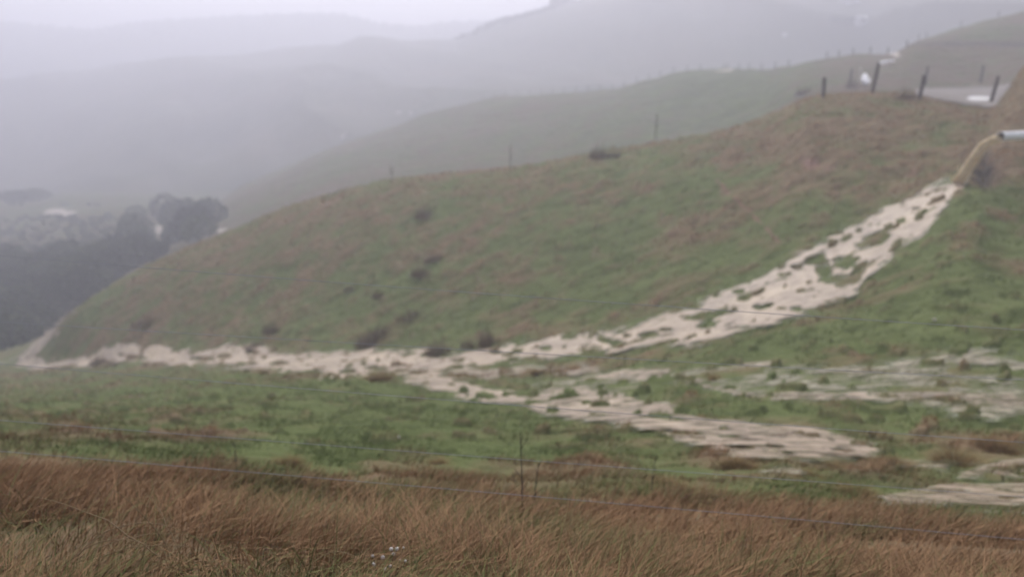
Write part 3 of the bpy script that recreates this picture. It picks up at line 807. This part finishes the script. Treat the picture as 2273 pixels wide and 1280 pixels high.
def jet(name, P, W_, m, thick=0.35, nn=40, lab=None):
    """falling water: ragged strands following a ballistic path"""
    mb = MB()
    for s_ in range(20):
        off = random.uniform(-1, 1); t0_ = random.choice((0, 0, random.uniform(0, .5))); ph = random.uniform(0, 6)
        pts, rads = [], []
        for i in range(nn):
            t = t0_ + (1 - t0_) * i / (nn - 1)
            j = t * (len(P) - 1); k = min(int(j), len(P) - 2); f_ = j - k
            c = P[k].lerp(P[k + 1], f_); wd = W_[k] * (1 - f_) + W_[k + 1] * f_
            w_ = off * wd * 0.5 + 0.02 * math.sin(9 * t + ph)
            pts.append(c + Vector((w_ * 0.8, -thick * wd * math.sin(s_ * 2.1) * 0.5, -w_ * 0.55 + 0.015 * math.sin(23 * t + ph * 2))))
            rads.append(wd * 0.085 * (0.6 + 0.7 * random.random()) * min(1, 0.3 + i / 6))
        mb.add(tube(pts, rads, 6))
    # drops thrown off the jet, more of them low down
    for s_ in range(260):
        t = random.random() ** 0.6; j = t * (len(P) - 1); k = min(int(j), len(P) - 2)
        c = P[k].lerp(P[k + 1], j - k); wd = W_[min(k, len(W_) - 1)]; r_ = random.uniform(.008, .026) * (wd / .4)
        g_ = random.gauss(0, .55) * wd
        c = c + Vector((g_ * .8, random.uniform(-.5, .2) * wd, -g_ * .55 + random.uniform(-.05, .08)))
        mb.add(tube([c, c + Vector((-r_ * .5, 0, -r_)), c + Vector((-r_, 0, -2.2 * r_))], [r_ * .3, r_, r_ * .3], 5))
    return tag(mb.build(name, m, None, True), lab, None, None, 'structure')
M_JET = plain('muddy_jet_water', (0.56, 0.42, 0.24), (0.85, 0.72, 0.52), 6, 0.6, 0.2, vs=(2.2, 1, 1.2))
land_pt = hit(2128, 408, 22, 40)
def smooth_path(P, k=3):
    out = []
    for i in range(len(P) - 1):
        for j in range(k):
            t = j / k; p0 = P[max(i - 1, 0)]; p1 = P[i]; p2 = P[i + 1]; p3 = P[min(i + 2, len(P) - 1)]
            out.append(0.5 * ((2 * p1) + (p2 - p0) * t + (2 * p0 - 5 * p1 + 4 * p2 - p3) * t * t + (3 * p1 - p0 - 3 * p2 + p3) * t ** 3))
    return out + [P[-1]]
YJ = land_pt.y
JP = smooth_path([pm + d * 0.1 + Vector((0, 0, -0.06)), at(2208, 311, 28.6), at(2186, 325, 28.7), at(2166, 348, 28.8), at(2147, 376, 28.9 if YJ > 28.9 else YJ - 0.2), at(2132, 400, min(29, YJ - 0.1)), land_pt + Vector((0, 0, -0.05))])
jw = np.interp(np.linspace(0, 1, len(JP)), [0, 0.15, 0.5, 0.75, 1], [0.22, 0.28, 0.34, 0.37, 0.40])
jet('waterfall', JP, list(jw), M_JET, 0.3)

# second flume on the slope beyond the road
c0 = hit(1972, 139, 76, 110); c1 = hit(1925, 186, 70, 100)
P2 = smooth_path([at(1968, 138, c0.y - 0.6), at(1957, 141, c0.y - 0.9), at(1948, 150, c0.y - 1.2), at(1942, 160, c0.y - 1.5)])
m = MB(); m.add(tube([p - P2[0] for p in P2], [0.2] * len(P2), 8)); m.add(tube([Vector((0, 0, 0)), Vector((0.9, 0.4, 0.1))], 0.16, 8))
r2 = empty('drain_pipe', P2[0]); m.build('pipe_wall', M_PVC, r2, True)
tag(r2, 'thin pale drain pipe curving down the slope behind the leaning fence post', 'pipe')
q0 = at(1942, 158, c0.y - 1.6)
jet('white_waterfall', smooth_path([q0, at(1932, 165, q0.y - .2), at(1922, 178, min(q0.y - .5, c1.y)), at(1916, 192, c1.y - .2)]), [0.25, 0.5, .8, 1.0, 1.0, .9, .8, .6, .5, .4], M_FOAM, 0.2, 24)

# ------------------------------------------------------------------ trees
def crown_mesh(blobs, nleaf, leaf, name, m, parent, shell=0.55):
    """leaf quads spread through a set of ellipsoids"""
    vs, hs_ = [], []
    tot = sum(b[3] * b[4] for b in blobs)
    C, L_, Hh = [], [], []
    for (x, y, z, rx, rz) in blobs:
        k = int(nleaf * rx * rz / tot)
        dv = RNG.normal(size=(k, 3)); dv /= np.linalg.norm(dv, axis=1)[:, None]
        rr = RNG.uniform(shell, 1.0, k) ** 0.6
        C.append(np.stack([x + dv[:, 0] * rx * rr, y + dv[:, 1] * rx * rr, z + dv[:, 2] * rz * rr], -1))
        Hh.append(np.clip(0.4 + RNG.normal(0, 0.18, k) + random.uniform(-.35, .4), 0, 1))
    C = np.concatenate(C); Hh = np.concatenate(Hh); k = len(C)
    a = RNG.normal(size=(k, 3)); a /= np.linalg.norm(a, axis=1)[:, None]
    b = np.cross(a, RNG.normal(size=(k, 3))); b /= np.linalg.norm(b, axis=1)[:, None]
    s_ = leaf * RNG.uniform(0.6, 1.5, k)[:, None]
    P = np.stack([C - a * s_, C + b * s_ * 0.6, C + a * s_, C - b * s_ * 0.6], 1).reshape(-1, 3)
    return new_mesh(name, P, np.arange(4 * k).reshape(-1, 4), m, parent, attrs={'hue': np.repeat(Hh, 4)})
def make_bush_tree(rw, h_, seed):
    random.seed(seed)
    root = empty('tree')
    m = MB(); m.add(tube([(0, 0, -0.5), (0.1, 0, h_ * 0.35), (0.0, 0.15, h_ * 0.75)], [0.22, 0.16, 0.06], 7))
    bl = []
    for k in range(11):
        th = random.uniform(0, 6.28); rr = rw * random.uniform(0.15, 0.62)
        z = h_ * random.uniform(0.2, 0.75); r_ = rw * random.uniform(0.32, 0.55)
        bl.append((rr * math.cos(th), rr * math.sin(th), z, r_, r_ * 0.95))
        m.add(tube([(0, 0, h_ * random.uniform(0.2, 0.4)), (rr * math.cos(th) * .5, rr * math.sin(th) * .5, z * 0.8), (rr * math.cos(th) * .9, rr * math.sin(th) * .9, z)], [0.09, 0.06, 0.03], 5))
    m.build('trunk', M_BARK, root, True)
    crown_mesh(bl, 6500, 0.18, 'crown', M_LEAF, root, 0.4)
    return root
BT = [make_bush_tree(3.2, 5.2, 1), make_bush_tree(2.4, 4.2, 2), make_bush_tree(3.6, 4.6, 3)]
TREES = [ # px, base row, width px, label
 (175,668,130,'large rounded dark tree at the foot of the hill, above the muddy creek'),
 (60,700,130,'dark tree at the left edge above the muddy creek'),
 (255,608,110,'dark bushy tree touching the left skyline of the near hill'),
 (432,532,75,'dark round tree beside the pale trickle at the bush margin'),
 (385,492,80,'hazy round tree in front of the small bare slip'),
 (55,446,80,'hazy blue grey tree group at the left edge, farthest of the valley trees'),
 (15,640,100,'green grey tree cut by the left edge just under the top wire'),
 (340,575,90,'dark tree below the small bare slip'),
]
used = 0
for k, (px, py, wd, lab) in enumerate(TREES):
    p = hit(px, py, 70); s = wd / F * p.length / 6.0
    o = BT[k] if k < 3 else copy_tree(BT[k % 3])
    s = s * (0.72 if k == 3 else 1)
    o.location = p; o.scale = (s, s, s * (0.36 if k == 5 else 0.36 if k in (3, 4) else 0.8)); o.rotation_euler = (0, 0, k * 1.3)
    tag(o, lab, 'tree', 'trees of the valley bush on the left')
# the rest of the bush reads as one mass
C = []
random.seed(5)
blobs = []
for k in range(1100):
    px = random.uniform(-250, 560); py = random.uniform(455, 800)
    edge_row = np.interp(px, [-250, 0, 60, 150, 300, 520], [830, 800, 760, 690, 590, 505])
    top_row = np.interp(px, [-250, 200, 260, 300, 330, 420, 470, 505], [580, 578, 550, 502, 476, 470, 478, 508])
    if py > edge_row or py < top_row + random.uniform(-20, 40): continue
    if abs(px - 345) < 26 and abs(py - 516) < 30: continue
    if math.hypot(px - 345, py - 530) < 30 or px > 500: continue
    p = hit(px, py, 72)
    if p.y < 72.5: continue
    sc = random.uniform(0.6, 1.5)
    blobs.append((p.x, p.y, p.z + 1.0 * sc, 2.1 * sc, 2.0 * sc))
for k in range(420):
    px = random.uniform(-250, 300); py = random.uniform(455, 590)
    p = hit(px, py, 72); sc = random.uniform(0.25, 0.6)
    if p.y > 75 and abs(py - 470) > 12: blobs.append((p.x, p.y, p.z + .3, 1.6 * sc, 1.2 * sc))
crown = crown_mesh(blobs, 200000, 0.26, 'native_bush', M_LEAF, None, 0.6)
tag(crown, 'dense dark scrub and bush filling the valley at left', 'bush', None, 'stuff')

# pines on the ridge
def make_pine(seed):
    random.seed(seed); h_ = 8
    root = empty('pine_tree')
    m = MB(); m.add(tube([(0, 0, -1), (0, 0, h_ * 0.5), (0, 0, h_)], [0.2, 0.12, 0.03], 6)); m.build('trunk', M_BARK, root, True)
    bl = [(random.uniform(-.1, .1), random.uniform(-.1, .1), 1.2 + i * 0.75, 1.75 * (1 - i / 10.5) * random.uniform(.8, 1.15), 0.55) for i in range(9)]
    crown_mesh(bl, 1500, 0.22, 'crown', M_PINE, root, 0.2)
    return root
PT = [make_pine(1), make_pine(2), make_pine(3)]
pin = []
random.seed(9)
x = 1036
while x < 1222:
    pin.append((x, random.uniform(8, 15), 0)); x += random.uniform(5, 12)
for x in (1224, 1231, 1238, 1245, 1253, 1259): pin.append((x, random.uniform(28, 38), 1))
x = 1268
while x < 1420:
    pin.append((x, random.uniform(12, 20), 2)); x += random.uniform(6, 14)
PL = ['small hazy pine on the ridge slope left of the dense pine clump', 'tall dark pine in the dense clump breaking the top skyline', 'hazy pine on the ridge right of the dense clump at the top edge']
for k, (px, hp, g) in enumerate(pin):
    a, s = ray(px, 30); i = int(np.searchsorted(AG, a)); Y = CY['far'][i] * random.uniform(0.975, 1.0)
    z = ground(a * Y, Y)
    o = PT[k] if k < 3 else copy_tree(PT[k % 3])
    s = hp / F * Y / 8.0
    o.location = (a * Y, Y, z - 0.3); o.scale = (s * 1.2, s * 1.2, s); o.rotation_euler = (0, 0, k)
    tag(o, PL[g], 'pine tree', ['pines on the slope left of the clump', 'pines of the dense clump', 'pines right of the clump'][g])

# woods along the far ridges, too distant to count
random.seed(21); blobs = []
for k in range(900):
    px = random.uniform(-200, 1230); nm = 'last' if (k % 5 < 3 and px < 1080) else 'far'
    a, s_ = ray(px, 60); i = int(np.searchsorted(AG, a)); Y = CY[nm][i] * random.uniform(0.93, 1.0)
    if nm == 'far' and px < 1010: continue
    r_ = random.uniform(0.7, 1.4); blobs.append((a * Y, Y, ground(a * Y, Y) + r_ * .2, r_ * 1.3, r_))
tag(crown_mesh(blobs, 60000, 0.55, 'ridge_forest', M_PINE, None, .5), 'faint woods fringing the misty far ridges', 'forest', None, 'stuff')

# bare young poles on the crest
def pole_tree(px, py, hpx, lab, seed):
    random.seed(seed)
    p = hit(px, py, 30, 62); h_ = hpx / F * p.length
    root = empty('bare_sapling', p)
    m = MB(); m.add(tube([(0, 0, -.2), (0.01, 0, h_ * .5), (0, 0, h_)], [0.024, 0.02, 0.01], 6)); m.build('trunk', M_BARK, root, True)
    for k in range(9):
        z = h_ * random.uniform(0.4, 0.95); th = random.uniform(0, 6.28); l_ = random.uniform(.1, .3)
        b = MB(); b.add(tube([(0, 0, z), (l_ * .5 * math.cos(th), l_ * .5 * math.sin(th), z + l_ * .7), (l_ * .7 * math.cos(th), l_ * .7 * math.sin(th), z + l_ * 1.4)], [0.012, 0.009, 0.004], 4)); b.build('branch', M_BARK, root)
    tag(root, lab, 'sapling', 'bare saplings along the crest')
pole_tree(1455, 312, 56, 'tallest bare sapling on the crest, right of the reddish rush pair', 1)
pole_tree(1133, 376, 50, 'thin bare sapling on the crest left of the reddish rush pair', 2)
pole_tree(870, 405, 36, 'faint short bare sapling farthest left along the crest', 3)

# ------------------------------------------------------------------ buildings far up the right hand hill
def building(name, p, wdt, dep, hgt, pitch, lab, cat, rz=0.2, wins=True):
    root = empty(name, p, rz)
    m = MB(); m.box((0, 0, hgt / 2 - 0.5), (wdt, dep, hgt + 1)); m.build('wall', M_WHITE, root)
    rf = [(-wdt / 2 - .2, -dep / 2 - .2, hgt), (wdt / 2 + .2, -dep / 2 - .2, hgt), (wdt / 2 + .2, dep / 2 + .2, hgt), (-wdt / 2 - .2, dep / 2 + .2, hgt), (-wdt / 2 - .2, 0, hgt + pitch), (wdt / 2 + .2, 0, hgt + pitch)]
    rf = [(a, b, c + 0.01) for a, b, c in rf]
    new_mesh('roof', rf, [(0, 1, 5, 4), (2, 3, 4, 5), (1, 2, 5), (3, 0, 4), (0, 3, 2, 1)], M_ROOF, root, False)
    if wins:
        for wx in (-0.28, 0.22):
            m = MB(); m.box((wx * wdt, -dep / 2 - 0.02, hgt * 0.55), (wdt * .16, 0.06, hgt * .3)); m.build('window', M_GLASS, root)
        m = MB(); m.box((-0.03 * wdt, -dep / 2 - 0.02, hgt * 0.38), (wdt * .12, 0.06, hgt * .75)); m.build('door', M_WOOD, root)
    tag(root, lab, cat)
p = hit(1911, 52, 150)
sc = 17 / F * p.length
building('shed', p, sc, sc * .8, sc * .62, sc * .12, 'small white shed high on the hazy hill at upper right', 'shed')
p = hit(1885, 7, 150)
sc = 34 / F * p.length
building('farm_building', p, sc, sc * .6, sc * .3, sc * .2, 'pale roofed farm building cut by the top edge above the white shed', 'building', 0.35)
p = hit(1741, 82, 150)
sc = 6 / F * p.length
building('hut', p, sc, sc, sc * .6, sc * .2, 'tiny pale hut lower on the hazy hill, left of the white shed', 'hut', 0.1, False)
# dark hedge beside the shed
blobs = []
for k in range(14):
    q = hit(1848 + k * 4, 50, 150); blobs.append((q.x, q.y, q.z + .5, .9, .8))
hg = crown_mesh(blobs, 2500, .15, 'hedge', M_LEAF, None)
tag(hg, 'low dark hedge running left from the white shed', 'hedge')

# ------------------------------------------------------------------ sheep: pale dots on the far flank
def make_sheep():
    root = empty('sheep')
    seg = [(-.55, .62, .18), (-.45, .66, .27), (-.1, .66, .31), (.3, .68, .29), (.48, .76, .2), (.6, .88, .13), (.72, .9, .11), (.84, .8, .06)]
    m = MB(); m.add(tube([(x, 0, z) for x, z, r_ in seg], [r_ for x, z, r_ in seg], 10))
    for sx in (-.38, .32):
        for sy in (-.13, .13):
            m.add(tube([(sx, sy, .55), (sx + (-.05 if sx < 0 else 0), sy, .3), (sx, sy, 0)], [.09, .05, .035], 6))
    for sy in (-1, 1): m.add(tube([(.62, sy * .09, .95), (.6, sy * .2, .93)], [.035, .01], 5))
    m.build('body', M_WOOL, root, True)
    return root
sheep = make_sheep()
SH = [(884,257,'white sheep left of the pair on the hazy flank behind the spur'),(912,257,'white sheep right of the pair on the hazy flank behind the spur'),(768,303,'white sheep lower left on the hazy flank, upper of two'),(760,311,'white sheep lower left on the hazy flank, lower of two')]
for k, (px, py, lab) in enumerate(SH):
    p = hit(px, py, 150)
    o = sheep if k == 0 else copy_tree(sheep)
    o.location = p; o.rotation_euler = (0, 0, k * 1.1 + .3); tag(o, lab, 'sheep', 'sheep on the far flank')

# ------------------------------------------------------------------ small things near the camera
def stone(px, py, wpx, lab, seed, squash=.6):
    random.seed(seed)
    p = hit(px, py); r_ = wpx / 2 / F * p.length
    vs, fs = [], []
    nu, nv = 10, 7
    for i in range(nv + 1):
        for j in range(nu):
            th = math.pi * i / nv; ph = 2 * math.pi * j / nu; k = 1 + random.uniform(-.15, .15) * math.sin(th)
            vs.append((r_ * k * math.sin(th) * math.cos(ph), r_ * .8 * k * math.sin(th) * math.sin(ph), r_ * squash * k * math.cos(th)))
    for i in range(nv):
        for j in range(nu): fs.append((i * nu + j, (i + 1) * nu + j, (i + 1) * nu + (j + 1) % nu, i * nu + (j + 1) % nu))
    o = new_mesh('stone', vs, fs, M_STONE, None, True)
    o.location = p + Vector((0, 0, r_ * .3)); tag(o, lab, 'stone', 'pale stones in the paddock')
stone(2074, 712, 8, 'small white stone in green grass just above the top wire at right', 1)
#stone(1718, 803, 20, 'pale flat stone above the thin flood strands, right of centre', 2, .35)
stone(1383, 836, 12, 'little pale stone among the flood strands by the fork', 3)
stone(885, 973, 9, 'tiny pale stone on the green paddock left of the weed stalk', 4)

def stalk(px, py, hpx, lab, seed, bend=0.05):
    random.seed(seed)
    p = hit(px, py); h_ = hpx / F * p.length
    root = empty('weed_stalk', p)
    m = MB(); m.add(tube([(0, 0, -.05), (bend * h_ * .3, 0, h_ * .5), (bend * h_, 0, h_)], [.004, .0035, .0015], 5))
    m.build('stem', M_BARK, root)
    for k in range(7):
        z = h_ * random.uniform(.3, .95); th = random.uniform(0, 6.28); l_ = h_ * random.uniform(.06, .2)
        b = MB(); b.add(tube([(bend * z, 0, z), (bend * z + l_ * .6 * math.cos(th), l_ * .6 * math.sin(th), z + l_)], [.002, .001], 4)); b.build('twig', M_BARK, root)
    tag(root, lab, 'weed', 'dead weed stalks')
stalk(1160, 1150, 200, 'tallest thin dead weed stalk rising from the verge in the middle', 1, -.03)
stalk(1185, 1140, 120, 'shorter dead weed stalk just right of the tallest one', 2, .08)
stalk(527, 1060, 80, 'thin dead weed stalk in the left part of the paddock', 3, .0)
stalk(1445, 1100, 90, 'dead weed stalk right of the middle at the verge edge', 4, .06)

# long arching straw stems at lower left
def arch_clump(px, py, stems, lab, seed):
    random.seed(seed)
    p = hit(px, py); root = empty('arching_grass', p)
    for k, (tx_, ty_, bow, hue) in enumerate(stems):
        e = at(tx_, ty_, p.y - random.uniform(-.3, .25)) - p
        mid = e * 0.5 + Vector((0, 0, bow))
        pts = [Vector((random.uniform(-.03, .03), random.uniform(-.03, .03), -.05)) * (1 - t) ** 2 + mid * 2 * t * (1 - t) + e * t * t for t in np.linspace(0, 1, 14)]
        m = MB(); m.add(tube(pts, [0.003 * (1 - .7 * i / 13) for i in range(14)], 5), hue)
        m.build('stem', M_STRAW, root, True)
    tag(root, lab, 'grass')
M_STRAW = blade_mat('straw', [(0.14, 0.10, 0.055), (0.22, 0.16, 0.095), (0.30, 0.225, 0.14)])
arch_clump(110, 1270, [(470,1200,.20,.6),(400,1175,.22,.8),(330,1210,.16,.5),(520,1240,.2,.5)], 'long arching pale grass stems at the lower left corner', 1)
arch_clump(420, 1275, [(60,1100,.14,.7),(200,1190,.12,.5),(250,1085,.1,.2),(330,1100,.12,.3)], 'straight slanting straw stems crossing near the lower left', 2)
arch_clump(650, 1275, [(670,1193,.05,.9),(800,1240,.14,.6),(560,1225,.14,.4)], 'short curled pale straw stems near the bottom left of centre', 3)
arch_clump(1560, 1280, [(1710,1240,.1,.9),(1480,1215,.1,.5),(1600,1200,.1,.3)], 'pale slanting straw stems at the bottom right of centre', 4)

# fluffy seed heads near the bottom
p = hit(858, 1300); root = empty('seed_heads', p); random.seed(3)
for k in range(14):
    x_, y_, z_ = random.uniform(-.09, .09), random.uniform(-.08, .08), random.uniform(.05, .17)
    m = MB(); m.add(tube([(x_ * .4, y_ * .4, 0), (x_, y_, z_)], .0012, 4))
    m.build('stem', M_BARK, root)
    m = MB()
    r_ = random.uniform(.004, .009)
    m.add(tube([(x_, y_, z_ - r_), (x_, y_, z_ - r_ * .5), (x_, y_, z_ + r_ * .5), (x_, y_, z_ + r_)], [r_ * .3, r_, r_ * .9, r_ * .3], 6)); m.build('seed_head', M_PETAL, root, True)
tag(root, 'cluster of small whitish seed heads in the verge at the bottom edge', 'weed')

# ------------------------------------------------------------------ air
hz = bpy.data.materials.new('wet_air'); hz.use_nodes = True
t = hz.node_tree; t.nodes.clear()
o_ = N(t, 'ShaderNodeOutputMaterial'); pv = N(t, 'ShaderNodeVolumePrincipled')
pv.inputs['Color'].default_value = (0.67, 0.672, 0.765, 1)
pv.inputs['Density'].default_value = HAZE_DENSITY
pv.inputs['Anisotropy'].default_value = 0.52
t.links.new(pv.outputs[0], o_.inputs['Volume'])
m = MB(); m.box((0, 430, 10), (3600, 1000, 150))
h = m.build('haze', hz); tag(h, 'pale rain mist filling the valley', 'mist', None, 'stuff')
